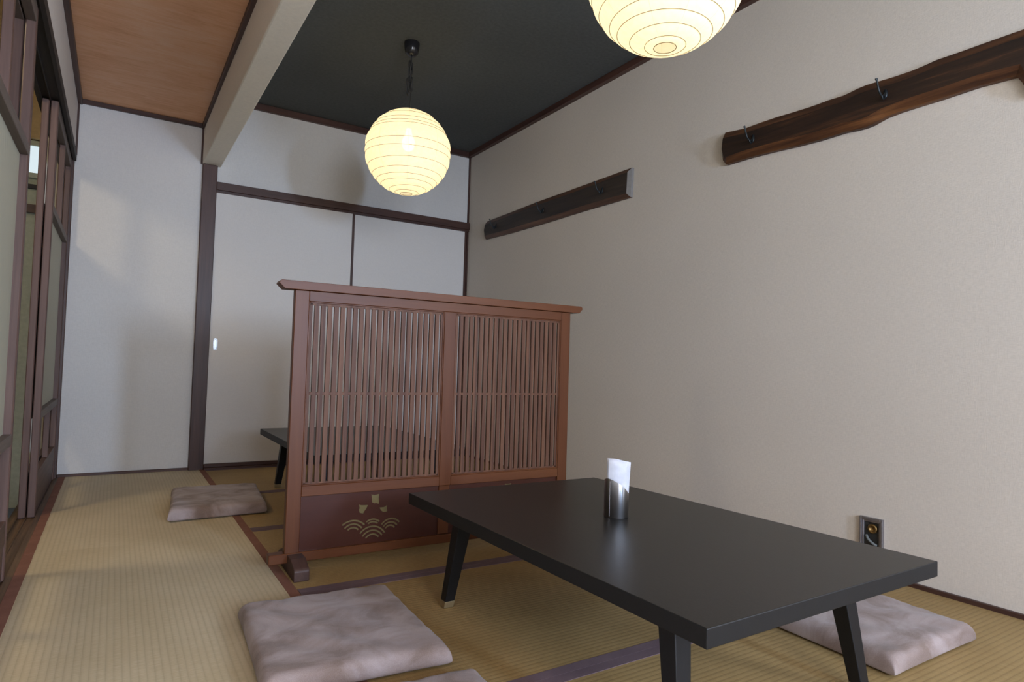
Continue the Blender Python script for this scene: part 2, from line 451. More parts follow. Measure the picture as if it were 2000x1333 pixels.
# ------------------------------------------------------------------ left sliding doors
def sliding_door(n, x0, x1, y0, y1, label=None):
    e = bpy.data.objects.new('door_%d' % n, None); COL.objects.link(e); e['kind'] = 'structure'
    e.location = (x0, y0, 0); w = y1 - y0; t = x1 - x0
    def part(name, boxes, mat, bev=0.0015):
        bm = bmesh.new()
        for b in boxes: box(bm, *b, bev=bev)
        return link(name, bm, mat, e)
    s = 0.030
    for a in (0, w - s): part('stile', [(0, t, a, a + s, -0.004, 1.791)], M['door_z'], 0.003)
    c = w * 0.53
    part('top_rail', [(0, t, s, w - s, 1.738, 1.791)], M['door_rail'])
    part('upper_rail', [(0.002, t, s, w - s, 1.312, 1.346)], M['door_rail'])
    part('lower_rail', [(0.002, t, s, w - s, 0.410, 0.444)], M['door_rail'])
    part('bottom_rail', [(0.002, t - 0.002, s, w - s, 0.105, 0.180), (0.005, t - 0.005, s, w - s, -0.004, 0.105)], M['door_y'])
    part('muntin', [(0.003, t - 0.002, c - 0.012, c + 0.012, 1.346, 1.738)], M['door_z'])
    part('muntin', [(0.003, t - 0.002, c - 0.012, c + 0.012, 0.180, 0.410)], M['door_z'])
    part('paper_panel', [(t * 0.06, t * 0.20, s, w - s, 0.444, 1.312)], M['door_paper'], 0)
    return e
sliding_door(1, -0.2850, -0.2570, 1.520, 2.490)
sliding_door(2, -0.3160, -0.2895, 1.535, 2.500)
sliding_door(3, -0.2850, -0.2570, 3.352, 4.316)
sliding_door(4, -0.3160, -0.2895, 3.345, 4.316)

# ------------------------------------------------------------------ white sliding doors of the back wall
def fusuma(n, x0, x1, y0, y1, left_frame, right_frame, pull):
    e = bpy.data.objects.new('door_%d' % n, None); COL.objects.link(e); e['kind'] = 'structure'
    e.location = (x0, y1, 0); w = x1 - x0; d = y1 - y0
    link('paper_panel', (lambda b: (box(b, 0.0, w, -d + 0.003, 0, 0.033, 1.736), b)[1])(bmesh.new()), M['fusuma'], e)
    for flag, a in ((left_frame, 0), (right_frame, w - 0.018)):
        if flag: link('stile', (lambda b: (box(b, a, a + 0.018, -d, 0, 0.033, 1.736, bev=0.002), b)[1])(bmesh.new()), M['trim_z'], e)
    if pull:
        bm = bmesh.new()
        # rounded pull cup: frame ring and sunk back
        N = 24; px, pz = 0.034, 0.778
        def pt(a, sx, sz): return (px + sx * (abs(cos(a)) ** 0.6) * (1 if cos(a) >= 0 else -1), pz + sz * (abs(sin(a)) ** 0.6) * (1 if sin(a) >= 0 else -1))
        loops = []
        for sx, sz, yy in ((0.0120, 0.037, -d + 0.003), (0.0120, 0.037, -d - 0.001), (0.0095, 0.033, -d - 0.001), (0.0080, 0.030, -d + 0.0022)):
            loops.append([bm.verts.new((pt(2 * pi * i / N, sx, sz)[0], yy, pt(2 * pi * i / N, sx, sz)[1])) for i in range(N)])
        for i in range(3):
            for j in range(N): bm.faces.new((loops[i][j], loops[i][(j + 1) % N], loops[i + 1][(j + 1) % N], loops[i + 1][j]))
        bm.faces.new(loops[3])
        link('door_pull', bm, M['chrome'], e)
    return e
fusuma(5, 0.494, 1.388, B - 0.022, B - 0.010, False, True, True)
fusuma(6, 1.372, R - 0.013, B - 0.009, B + 0.003, False, True, False)

# ------------------------------------------------------------------ hallway beyond the left doors
HY = 4.85
struct(obj_box('floor_hallway', (-2.2, -0.345, 0.8, HY, -0.32, -0.25), M['hall_floor']))
bm = bmesh.new(); box(bm, -2.2, -0.346, HY, HY + 0.1, -0.32, 2.5); struct(link('wall_hallway_back', bm, M['hall_wall']))
struct(obj_box('wall_hallway_left', (-2.3, -2.2, 0.8, HY + 0.1, -0.32, 2.5), M['hall_wall']))
struct(obj_box('wall_hallway_front', (-2.3, -0.346, 0.7, 0.8, -0.32, 2.5), M['hall_wall']))
struct(obj_box('ceiling_hallway', (-2.3, -0.346, 0.7, HY + 0.1, 2.30, 2.36), M['hall_ceiling']))
struct(obj_box('trim_16', (-2.2, -0.346, HY - 0.06, HY, 2.00, 2.30), M['hall_ceiling']))
struct(obj_box('trim_17', (-2.2, -0.346, HY - 0.03, HY, 1.55, 1.60), M['trim_x']))
struct(obj_box('trim_18', (-2.2, -0.346, HY - 0.025, HY, 1.70, 1.725), M['kamoi']))
w4 = bpy.data.objects.new('window_4', None); COL.objects.link(w4); w4['kind'] = 'structure'; w4.location = (-1.1, HY, 1.88)
link('pane', (lambda b: (box(b, -0.9, 0.65, -0.012, -0.002, -0.085, 0.085), b)[1])(bmesh.new()), M['hall_pane'], w4)
link('frame', (lambda b: (box(b, -0.93, 0.68, -0.03, 0, 0.085, 0.115), box(b, -0.93, 0.68, -0.03, 0, -0.115, -0.085), b)[2])(bmesh.new()), M['hall_wall'], w4)
# unseen lamp added to light the hallway (round, out of sight from the room)
hl = thing('added_hall_lamp', 'unseen round lamp added to light the hallway beyond the sliding doors', 'lamp', (-1.2, 2.6, 2.30))
bm = bmesh.new(); lathe(bm, [(0.16, -0.001), (0.17, -0.03), (0.15, -0.06), (0.0001, -0.075)], 32)
link('added_lamp_cover', bm, emit('warm_added_lamp_cover', (1.0, 0.82, 0.5), 2.0), hl, True)
pl = bpy.data.lights.new('hallway_fill_light', 'POINT'); pl.energy = 20; pl.color = (1.0, 0.84, 0.56); pl.shadow_soft_size = 0.15
po = bpy.data.objects.new('hallway_fill_light', pl); COL.objects.link(po); po.location = (-1.2, 2.6, 2.12)

# ------------------------------------------------------------------ tatami mats
def mat_obj(label, cx, cy, length, width, along_y, surf, border, borders=(1, 1)):
    t = thing('tatami_mat', label, 'tatami mat', (cx, cy, -0.055), pi / 2 if along_y else 0, 'tatami mats on the floor')
    bm = bmesh.new(); box(bm, -length / 2 + 0.0002, length / 2 - 0.0002, -width / 2 + 0.0002, width / 2 - 0.0002, 0, 0.055, bev=0.0004)
    link('rush_surface', bm, surf, t)
    for k, s in enumerate((-1, 1)):
        if not borders[k]: continue
        bm = bmesh.new()
        a, b = sorted((s * (width / 2 - 0.001), s * (width / 2 - 0.031)))
        # slightly wavy inner edge
        n = 26; xs = [-length / 2 + 0.001 + (length - 0.002) * i / n for i in range(n + 1)]
        lo = [(x, (s * (width / 2 - 0.031 + random.uniform(-0.0007, 0.0007)))) for x in xs]
        hi = [(x, s * (width / 2 - 0.0005)) for x in xs]
        for i in range(n):
            q = [lo[i], lo[i + 1], hi[i + 1], hi[i]]
            vt = [bm.verts.new((x, y, 0.0563)) for x, y in q]; vb = [bm.verts.new((x, y, 0.054)) for x, y in q]
            bm.faces.new(vt); bm.faces.new(vb[::-1])
            for j in range(4): bm.faces.new((vt[j], vb[j], vb[(j + 1) % 4], vt[(j + 1) % 4]))
        bmesh.ops.remove_doubles(bm, verts=bm.verts[:], dist=1e-6)
        link('cloth_border', bm, border, t)
    return t
XB = 0.500
rows = [(3.495, 4.306, 'straw mat with dark borders along the back wall under the far low table'),
        (2.748, 3.495, 'straw mat under the middle of the far low table behind the slatted screen'),
        (1.950, 2.748, 'straw mat the slatted wooden screen stands on'),
        (1.168, 1.950, 'golden straw mat under the far end of the near black table'),
        (0.385, 1.168, 'golden straw mat under the near end of the black table and the right cushion')]
for y0, y1, lab in rows:
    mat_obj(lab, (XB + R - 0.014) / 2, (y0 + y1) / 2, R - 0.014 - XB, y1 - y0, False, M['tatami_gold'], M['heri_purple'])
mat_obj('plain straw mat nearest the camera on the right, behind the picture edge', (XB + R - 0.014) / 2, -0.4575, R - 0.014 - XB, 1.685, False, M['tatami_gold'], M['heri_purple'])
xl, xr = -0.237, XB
mat_obj('pale straw mat lightened for daylight along the left sliding doors, reaching the back wall', (xl + xr) / 2, (2.735 + 4.343) / 2, 4.343 - 2.735, xr - xl, True, M['tatami_pale_daylit'], M['heri_brown'])
mat_obj('pale straw mat lightened for daylight in the lower left, nearest the camera along the doors', (xl + xr) / 2, (0.905 + 2.735) / 2, 1.83, xr - xl, True, M['tatami_pale_daylit'], M['heri_brown'])
mat_obj('pale straw mat lightened for daylight behind the camera along the left wall', (xl + xr) / 2, (-0.925 + 0.905) / 2, 1.83, xr - xl, True, M['tatami_pale_daylit'], M['heri_brown'])

# ------------------------------------------------------------------ low tables
def low_table(label, corners, group='low black tables'):
    # corners: near-left, near-right, far-right, far-left of the top
    cx = sum(c[0] for c in corners) / 4; cy = sum(c[1] for c in corners) / 4
    t = thing('low_table', label, 'table', (cx, cy, 0.0014), 0, group)
    q = [(x - cx, y - cy) for x, y in corners]
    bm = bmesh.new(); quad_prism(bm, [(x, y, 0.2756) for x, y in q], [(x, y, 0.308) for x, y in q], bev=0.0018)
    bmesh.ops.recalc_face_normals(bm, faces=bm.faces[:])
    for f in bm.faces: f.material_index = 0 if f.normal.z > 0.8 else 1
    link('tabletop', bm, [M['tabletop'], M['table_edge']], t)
    for (x, y), (sx, sy) in zip(q, ((1, 1), (-1, 1), (-1, -1), (1, -1))):
        fx, fy = x + sx * 0.077, y + sy * 0.121; tx, ty = fx + sx * 0.027, fy + sy * 0.044
        bm = bmesh.new()
        def ring(z, h):
            k = z / 0.276; a, b = fx + (tx - fx) * k, fy + (ty - fy) * k
            return [(a - h, b - h, z), (a + h, b - h, z), (a + h, b + h, z), (a - h, b + h, z)]
        quad_prism(bm, ring(0.018, 0.0150), ring(0.2760, 0.0220), bev=0.002)
        lg = link('leg', bm, M['leg'], t)
        bm = bmesh.new(); quad_prism(bm, ring(0.0, 0.0150), ring(0.0185, 0.0160), bev=0.001)
        f = link('foot_cap', bm, M['brass'], lg); f['label'] = 'brass foot cap'
    return t
low_table('large low black table in the foreground holding the napkin cup', [(0.781, 0.661), (1.510, 0.664), (1.470, 1.761), (0.765, 1.775)])
low_table('low black table behind the slatted wooden screen', [(0.706, 2.612), (1.416, 2.596), (1.402, 3.705), (0.700, 3.713)])

# ------------------------------------------------------------------ napkin cup and napkins
CX, CY, TZ = 1.146, 1.279, 0.3096
cup = thing('napkin_cup', 'stainless steel cup with slanted rim on the near black table', 'cup', (CX, CY, TZ))
bm = bmesh.new(); n = 64; rO, rI = 0.0324, 0.0312
def rim(a):
    # slanted cut falling towards the right as the photo shows it
    return 0.075 + 0.026 * cos(a - radians(186))
L6 = [[] for _ in range(6)]
for j in range(n):
    a = 2 * pi * j / n; c, s_ = cos(a), sin(a); h = rim(a)
    for q, (r_, z_) in enumerate(((rO, 0.0), (rO, h), (rO, h), (rI, h), (rI, h), (rI, 0.002))):
        L6[q].append(bm.verts.new((r_ * c, r_ * s_, z_)))
for j in range(n):
    k = (j + 1) % n
    for q in (0, 2, 4):
        f = bm.faces.new((L6[q][j], L6[q][k], L6[q + 1][k], L6[q + 1][j])); f.smooth = q != 2
bm.faces.new(L6[0][::-1]); bm.faces.new(L6[5])
link('cup_body', bm, M['steel'], cup, False)
bm = bmesh.new(); a = radians(-165)
box(bm, -0.0009, 0.0009, -0.0004, 0.0004, 0.003, 0.096, bev=0.0003)
sm = link('seam', bm, M['grey_metal'], cup); sm.location = (rO * cos(a), rO * sin(a), 0); sm.rotation_euler.z = a + pi / 2
vr = Vector((0.745, -0.667, 0)); vd = Vector((0.667, 0.745, 0))      # across and away as seen from the front of the table
def napkin(off, w0, lean, hgt, curl, lift):
    bm = bmesh.new(); nu, nv = 12, 8; g = []
    for i in range(nu + 1):
        u = i / nu * 2 - 1; row = []
        for j in range(nv + 1):
            v = j / nv
            p = vr * (u * w0 * (1 + 0.05 * v) + lean * v) + vd * (off + curl * u * u + 0.004 * v * u)
            row.append((p.x, p.y, 0.004 + lift + v * hgt + 0.0015 * sin(u * 3 + v * 2) - 0.0035 * u))
        g.append(row)
    th = vd * 0.0022
    A = [[bm.verts.new(q) for q in row] for row in g]; Bv = [[bm.verts.new((q[0] + th.x, q[1] + th.y, q[2])) for q in row] for row in g]
    for i in range(nu):
        for j in range(nv):
            bm.faces.new((A[i][j], A[i + 1][j], A[i + 1][j + 1], A[i][j + 1])); bm.faces.new((Bv[i][j], Bv[i][j + 1], Bv[i + 1][j + 1], Bv[i + 1][j]))
    for i in range(nu):
        bm.faces.new((A[i][0], Bv[i][0], Bv[i + 1][0], A[i + 1][0])); bm.faces.new((A[i][nv], A[i + 1][nv], Bv[i + 1][nv], Bv[i][nv]))
    for j in range(nv):
        bm.faces.new((A[0][j], A[0][j + 1], Bv[0][j + 1], Bv[0][j])); bm.faces.new((A[nu][j], Bv[nu][j], Bv[nu][j + 1], A[nu][j + 1]))
    return link('paper_napkin', bm, M['paper'], None, True, (CX, CY, TZ))
nlab = ['folded white paper napkin at the front of the steel cup', 'folded white paper napkin in the middle of the steel cup', 'folded white paper napkin at the back of the steel cup, leaning right']
tag(napkin(-0.0150, 0.0240, 0.001, 0.143, 0.006, 0.0), nlab[0], 'napkin', 'napkins in the steel cup')
tag(napkin(-0.0070, 0.0272, 0.002, 0.145, 0.006, 0.0), nlab[1], 'napkin', 'napkins in the steel cup')
tag(napkin(0.0020, 0.0290, 0.0055, 0.143, 0.004, 0.0), nlab[2], 'napkin', 'napkins in the steel cup')

# ------------------------------------------------------------------ cushions
def cushion(label, corners, seed, thick=0.052):
    # corners: four floor corners in order, of the seam outline
    cx = sum(c[0] for c in corners) / 4; cy = sum(c[1] for c in corners) / 4
    c = [Vector((x - cx, y - cy, 0)) for x, y in corners]
    rnd = random.Random(seed); N = 48
    ph = [(rnd.uniform(4, 15), rnd.uniform(4, 15), rnd.uniform(0, 6), rnd.uniform(0.0002, 0.0008)) for _ in range(9)]
    def pos(u, v, side):
        # bilinear with slightly hollow sides so the corners stand out
        uu_ = u * (1 - 0.018 * (1 - abs(v) ** 5)); vv_ = v * (1 - 0.018 * (1 - abs(u) ** 5))
        s, t = (uu_ + 1) / 2, (vv_ + 1) / 2
        p = c[0] * (1 - s) * (1 - t) + c[1] * s * (1 - t) + c[2] * s * t + c[3] * (1 - s) * t
        e = max(0.0, (1 - abs(u) ** 20)) ** 0.30 * max(0.0, (1 - abs(v) ** 20)) ** 0.30
        if side > 0:
            wr = sum(a_ * sin(fx * u + fy * v + q) for fx, fy, q, a_ in ph) * e
            z = thick * 0.22 + (thick * 0.78) * e * (0.93 + 0.07 * (1 - u * u) * (1 - v * v)) + wr
            # ruffles near the edges
            z += 0.0012 * sin(26 * v + seed) * max(0, abs(u) - 0.75) * 4 * e + 0.0012 * sin(23 * u + seed) * max(0, abs(v) - 0.75) * 4 * e
        else:
            z = thick * 0.22 * (1 - e)
        return (p.x, p.y, max(z, 0.0))
    bm = bmesh.new(); G = {}
    def lin(i):
        t = i / N * 2 - 1; return math.copysign(abs(sin(t * pi / 2)) ** 0.8, t) if abs(t) < 1 else t
    for side in (1, -1):
        for i in range(N + 1):
            for j in range(N + 1):
                if side < 0 and (i in (0, N) or j in (0, N)): G[(side, i, j)] = G[(1, i, j)]; continue
                G[(side, i, j)] = bm.verts.new(pos(lin(i), lin(j), side))
    for side in (1, -1):
        for i in range(N):
            for j in range(N):
                f = [G[(side, i, j)], G[(side, i + 1, j)], G[(side, i + 1, j + 1)], G[(side, i, j + 1)]]
                bm.faces.new(f if side > 0 else f[::-1])
    o = link('floor_cushion', bm, M['suede'], None, True, (cx, cy, 0.0015))
    return tag(o, label, 'cushion', 'mauve suede floor cushions')
cushion('mauve suede floor cushion left of the near black table, fully in view', [(0.281, 1.357), (0.694, 1.322), (0.712, 1.800), (0.308, 1.822)], 3)
cushion('brownish suede floor cushion farthest away, left of the slatted screen', [(0.215, 3.000), (0.612, 3.008), (0.655, 3.500), (0.262, 3.520)], 11, 0.06)
cushion('mauve suede floor cushion under the right end of the near black table', [(1.560, 0.775), (1.975, 0.775), (2.000, 1.200), (1.570, 1.215)], 19)
cushion('mauve suede floor cushion cut off by the bottom of the photo', [(0.270, 0.820), (0.690, 0.800), (0.694, 1.222), (0.300, 1.262)], 23)

# ------------------------------------------------------------------ slatted partition screen
scr = thing('partition_screen', 'reddish brown wooden slatted partition screen between the two tables', 'screen', (0.498, 2.157, 0), -0.02)
W = 1.133; D = 0.030
def sp(name, boxes, mat, bev=0.0015, parent=scr):
    bm = bmesh.new()
    for b in boxes: box(bm, *b, bev=bev)
    return link(name, bm, mat, parent)
sp('post', [(0, 0.047, 0, D, 0.055, 0.932)], M['screen_z'], 0.002)
sp('post', [(W - 0.047, W, 0, D, 0.055, 0.932)], M['screen_z'], 0.002)
sp('mullion', [(0.548, 0.595, 0.0, D, 0.243, 0.897), (0.550, 0.593, 0.004, D - 0.002, 0.063, 0.243)], M['screen_z'])
sp('top_rail', [(0.047, W - 0.047, 0, D, 0.897, 0.932)], M['screen_x'])
sp('middle_rail', [(0.047, 0.548, 0, D, 0.243, 0.278), (0.595, W - 0.047, 0, D, 0.243, 0.278)], M['screen_x'])
# cap board, ends undercut
bm = bmesh.new()
prof = [(-0.036, 0.9325), (W + 0.038, 0.9325), (W + 0.054, 0.950), (W + 0.051, 0.957), (W + 0.046, 0.961), (-0.046, 0.961), (-0.051, 0.957), (-0.054, 0.950)]
quad_prism(bm, [(x, -0.013, z) for x, z in prof], [(x, D + 0.013, z) for x, z in prof], bev=0.0012)
link('cap_rail', bm, M['screen_x'], scr)
sp('bottom_rail', [(-0.049, W + 0.049, -0.004, D + 0.004, 0.030, 0.0615)], M['screen_x'], 0.002)
for u0_ in (0.009, W - 0.057):
    bm = bmesh.new()
    pf = [(-0.112, 0.0), (D + 0.112, 0.0), (D + 0.112, 0.033), (D + 0.106, 0.040), (D + 0.055, 0.058), (-0.055, 0.058), (-0.106, 0.040), (-0.112, 0.033)]
    quad_prism(bm, [(u0_, y, z) for y, z in pf], [(u0_ + 0.048, y, z) for y, z in pf], bev=0.003)
    link('foot', bm, M['screen_foot'], scr)
# bead moulding round each lattice opening, slats inside it
for a, b in ((0.047, 0.548), (0.595, W - 0.047)):
    z0, z1 = 0.278, 0.897; m_ = 0.0045
    sp('bead_frame', [(a, a + m_, 0.003, 0.014, z0, z1), (b - m_, b, 0.003, 0.014, z0, z1), (a + m_, b - m_, 0.003, 0.014, z0, z0 + m_), (a + m_, b - m_, 0.003, 0.014, z1 - m_, z1)], M['screen_x'], 0.001)
    a2, b2 = a + m_, b - m_; ins = 0.0085
    n_gap = 22; gap = 0.0070; pitch = (b2 - a2 - 2 * ins - gap) / (n_gap - 1)
    bx = [(a2, a2 + ins, 0.006, 0.0145, z0 + m_, z1 - m_), (b2 - ins, b2, 0.006, 0.0145, z0 + m_, z1 - m_),
          (a2, b2, 0.006, 0.0145, z1 - m_ - 0.008, z1 - m_), (a2, b2, 0.006, 0.0145, z0 + m_, z0 + m_ + 0.006)]
    for i in range(n_gap - 1):
        xs = a2 + ins + gap + i * pitch
        bx.append((xs, xs + pitch - gap, 0.006, 0.0158, z0 + m_ + 0.004, z1 - m_ - 0.006))
    bx.append((a2 + ins, b2 - ins, 0.0063, 0.0140, 0.581, 0.591))
    sp('lattice', bx, M['screen_slat'], 0.0005)

# lower panels with cut-out birds and waves
BIRDS = [[(0.2913, 0.2303), (0.3033, 0.2268), (0.3215, 0.2297), (0.3192, 0.2176), (0.321, 0.1964), (0.3164, 0.195), (0.3145, 0.1978), (0.3026, 0.198), (0.2952, 0.2021), (0.2936, 0.2179)],
         [(0.2478, 0.1984), (0.2577, 0.195), (0.281, 0.1938), (0.2744, 0.1796), (0.2684, 0.1732), (0.2651, 0.1657), (0.2516, 0.1687), (0.2476, 0.1803), (0.2509, 0.1852)],
         [(0.3234, 0.1813), (0.34, 0.1815), (0.3518, 0.1884), (0.3504, 0.1762), (0.3527, 0.1654), (0.3463, 0.1633), (0.337, 0.1642), (0.3284, 0.1711)]]
ARCS = [[(0.1918, 0.1319), (0.2349, 0.1440), (0.2703, 0.1254)], [(0.2, 0.12), (0.2301, 0.1322), (0.2609, 0.1152)], [(0.2116, 0.1128), (0.2306, 0.1201), (0.2486, 0.1105)],
        [(0.3330, 0.12), (0.3697, 0.1381), (0.3995, 0.1226)], [(0.3405, 0.1121), (0.3683, 0.1258), (0.3904, 0.1129)], [(0.3476, 0.105), (0.3649, 0.1147), (0.3813, 0.105)],
        [(0.2554, 0.0968), (0.3022, 0.1177), (0.3454, 0.0903)], [(0.2647, 0.0854), (0.3009, 0.1039), (0.3356, 0.0826)], [(0.2766, 0.078), (0.3005, 0.0901), (0.3229, 0.0779)],
        [(0.2770, 0.1344), (0.303, 0.1421), (0.3245, 0.1319)], [(0.2837, 0.1275), (0.3015, 0.1335), (0.3183, 0.1257)]]
def arc_band(p, th, n=12):
    (x1, y1), (x2, y2), (x3, y3) = p
    d = 2 * (x1 * (y2 - y3) + x2 * (y3 - y1) + x3 * (y1 - y2))
    ux = ((x1 * x1 + y1 * y1) * (y2 - y3) + (x2 * x2 + y2 * y2) * (y3 - y1) + (x3 * x3 + y3 * y3) * (y1 - y2)) / d
    uy = ((x1 * x1 + y1 * y1) * (x3 - x2) + (x2 * x2 + y2 * y2) * (x1 - x3) + (x3 * x3 + y3 * y3) * (x2 - x1)) / d
    r = math.hypot(x1 - ux, y1 - uy)
    a1, a3 = math.atan2(y1 - uy, x1 - ux), math.atan2(y3 - uy, x3 - ux)
    out = []
    for i in range(n + 1):
        a = a1 + (a3 - a1) * i / n; out.append((ux + (r + th / 2) * cos(a), uy + (r + th / 2) * sin(a)))
    for i in range(n, -1, -1):
        a = a1 + (a3 - a1) * i / n; out.append((ux + (r - th / 2) * cos(a), uy + (r - th / 2) * sin(a)))
    return out
def cut_panel(u0_, u1_, z0, z1, du):
    holes = [[(x + du, y) for x, y in b] for b in BIRDS] + [[(x + du, y) for x, y in arc_band(p, 0.0056)] for p in ARCS]
    outer = [(u0_, z0), (u1_, z0), (u1_, z1), (u0_, z1)]
    loops = [outer] + holes
    tris = tessellate_polygon([[Vector((x, y, 0)) for x, y in l] for l in loops])
    flat = [p for l in loops for p in l]; bm = bmesh.new()
    F = [bm.verts.new((x, 0.010, y)) for x, y in flat]; K = [bm.verts.new((x, 0.0155, y)) for x, y in flat]
    for t in tris:
        try: bm.faces.new([F[i] for i in t]); bm.faces.new([K[i] for i in t][::-1])
        except ValueError: pass
    k = 0
    for l in loops:
        n = len(l)
        for i in range(n): bm.faces.new((F[k + i], F[k + (i + 1) % n], K[k + (i + 1) % n], K[k + i]))
        k += n
    return link('carved_panel', bm, M['screen_panel'], scr)
M['opening_fill'] = plain('olive_gold_opening_fill', (0.150, 0.118, 0.050), 0.55, spec=0.3)
def opening_fill(du):  # added pieces closing the see-through cut-outs, toned like the lit matting beyond
    for name, shapes, th in (('bird_opening_fill', BIRDS, None), ('wave_opening_fill', ARCS, 0.0056)):
        for sh in shapes:
            pts = sh if th is None else arc_band(sh, th)
            tri = tessellate_polygon([[Vector((x, y, 0)) for x, y in pts]]); bm = bmesh.new()
            F = [bm.verts.new((x + du, 0.0115, y)) for x, y in pts]; K = [bm.verts.new((x + du, 0.0145, y)) for x, y in pts]
            for t in tri: bm.faces.new([F[i] for i in t]); bm.faces.new([K[i] for i in t][::-1])
            n = len(pts)
            for i in range(n): bm.faces.new((F[i], F[(i + 1) % n], K[(i + 1) % n], K[i]))
            o = link(name, bm, M['opening_fill'], scr); o['label'] = 'olive gold ' + ('flying bird' if th is None else 'wave arc') + ' opening with added fill'
opening_fill(0.0); opening_fill(0.548)
cut_panel(0.0465, 0.5505, 0.061, 0.2435, 0.0)
cut_panel(0.5925, W - 0.0465, 0.061, 0.2435, 0.548)

# ------------------------------------------------------------------ paper lanterns
PHI = [9, 19, 29, 40, 53, 62, 67, 86, 96, 111, 124.5, 135.5, 143, 155, 165, 172]
def lantern(label, loc, seed, knots=True):
    cx, cy, cz = loc; Rr = 0.2195; rnd = random.Random(seed)
    t = thing('paper_lantern', label, 'lantern', (cx, cy, cz), 0, 'round paper lanterns')
    tilt = [(rnd.uniform(-1, 1) * (1.6 if 2 < i < 14 else 0.4), rnd.uniform(0, 2 * pi)) for i in range(len(PHI))]
    ph = lambda k, a: radians(PHI[k] + rnd_off[k] + tilt[k][0] * cos(a - tilt[k][1]))
    rnd_off = [rnd.uniform(-1.2, 1.2) if 1 < i < 15 else 0 for i in range(len(PHI))]
    N = 96; SUB = 6; bm = bmesh.new(); rows_ = []
    for k in range(len(PHI) - 1):
        for s in range(SUB if k < len(PHI) - 2 else SUB + 1):
            row = []
            for j in range(N):
                a = 2 * pi * j / N; p0, p1 = ph(k, a), ph(k + 1, a); q = s / SUB; f = p0 + (p1 - p0) * q
                bulge = 4 * q * (1 - q) * (0.9 * (p1 - p0) ** 2 / 8 + 0.010)
                rad = Rr * (0.982 + bulge)
                row.append(bm.verts.new((rad * sin(f) * cos(a), rad * sin(f) * sin(a), rad * cos(f))))
            rows_.append(row)
    for i in range(len(rows_) - 1):
        for j in range(N): bm.faces.new((rows_[i][j], rows_[i][(j + 1) % N], rows_[i + 1][(j + 1) % N], rows_[i + 1][j]))
    link('paper_shade', bm, M['lantern'], t, True)
    bm = bmesh.new()
    for k in range(len(PHI)):
        pts = []
        for j in range(72):
            a = 2 * pi * j / 72; f = ph(k, a); rad = Rr * 0.989
            pts.append((rad * sin(f) * cos(a), rad * sin(f) * sin(a), rad * cos(f)))
        tube(bm, pts, 0.00085 if k < len(PHI) - 1 else 0.0011, 5, True)
    link('wire_hoops', bm, M['wire'], t)
    # socket, bulb
    bm = bmesh.new(); lathe(bm, [(0.012, 0.215), (0.021, 0.205), (0.022, 0.135), (0.018, 0.125), (0.0001, 0.124)], 24)
    sk = link('lamp_socket', bm, M['black_plastic'], t, True)
    bm = bmesh.new(); lathe(bm, [(0.013, 0.126), (0.016, 0.10), (0.032, 0.065), (0.034, 0.045), (0.028, 0.022), (0.014, 0.010), (0.0001, 0.007)], 24)
    link('light_bulb', bm, M['bulb'], t, True)
    for k in range(3):
        bm = bmesh.new(); a = 2 * pi * k / 3; tube(bm, [(0.02 * cos(a), 0.02 * sin(a), 0.198), (0.034 * cos(a), 0.034 * sin(a), 0.2145)], 0.0009, 6)
        link('wire_bracket', bm, M['wire'], t)
    # ceiling cup
    top = ZR - cz
    bm = bmesh.new(); lathe(bm, [(0.0400, top), (0.0405, top - 0.006), (0.0385, top - 0.030), (0.0330, top - 0.055), (0.020, top - 0.068), (0.007, top - 0.072), (0.0001, top - 0.072)], 40)
    link('ceiling_cup', bm, M['black_plastic'], t, True)
    # cord with gathered loops
    z1 = top - 0.070; bm = bmesh.new()
    tube(bm, smooth_path([(0, 0, z1), (0.001, 0, z1 - 0.04), (-0.004, 0.002, z1 - 0.10), (0.003, 0, z1 - 0.17), (0.002, 0.001, z1 - 0.25), (0, 0, 0.20)]), 0.0028, 8)
    def loop(cz_, w, h, ax, off):
        pts = []
        for j in range(28):
            a = 2 * pi * j / 28; wz = w * (0.6 + 0.4 * sin(a))
            pts.append((off + wz * cos(a) * cos(ax), wz * cos(a) * sin(ax) + 0.004 * sin(2 * a), cz_ + h * sin(a)))
        tube(bm, pts, 0.0042, 7, True)
    if knots:
        loop(z1 - 0.075, 0.018, 0.048, 0.3, -0.004); loop(z1 - 0.077, 0.017, 0.046, 0.9, -0.001); loop(z1 - 0.070, 0.014, 0.044, -0.3, -0.004)
        loop(z1 - 0.155, 0.018, 0.040, 0.2, -0.006); loop(z1 - 0.165, 0.015, 0.046, -0.5, -0.013); loop(z1 - 0.150, 0.014, 0.036, 1.3, 0.006)
        for kk in range(4):
            pts = [(-0.004 + 0.010 * cos(2 * pi * j / 14), 0.010 * sin(2 * pi * j / 14), z1 - 0.118 - 0.006 * kk + 0.002 * sin(2 * pi * j / 14)) for j in range(14)]
            tube(bm, pts, 0.0028, 6, True)
    link('cord', bm, M['cord'], t, True)
    l = bpy.data.lights.new('lantern_bulb_light', 'POINT'); l.energy = 0.30; l.color = (1.0, 0.88, 0.62); l.shadow_soft_size = 0.03
    lo = bpy.data.objects.new('lantern_bulb_light', l); COL.objects.link(lo); lo.parent = t; lo.location = (0, 0, -0.03)
    return t
lantern('round white paper lantern hanging from its looped black cord over the screen', (1.232, 3.026, 1.784), 5)
lantern('round paper lantern cut off by the top edge, nearest the camera', (1.234, 1.223, 1.797), 9)

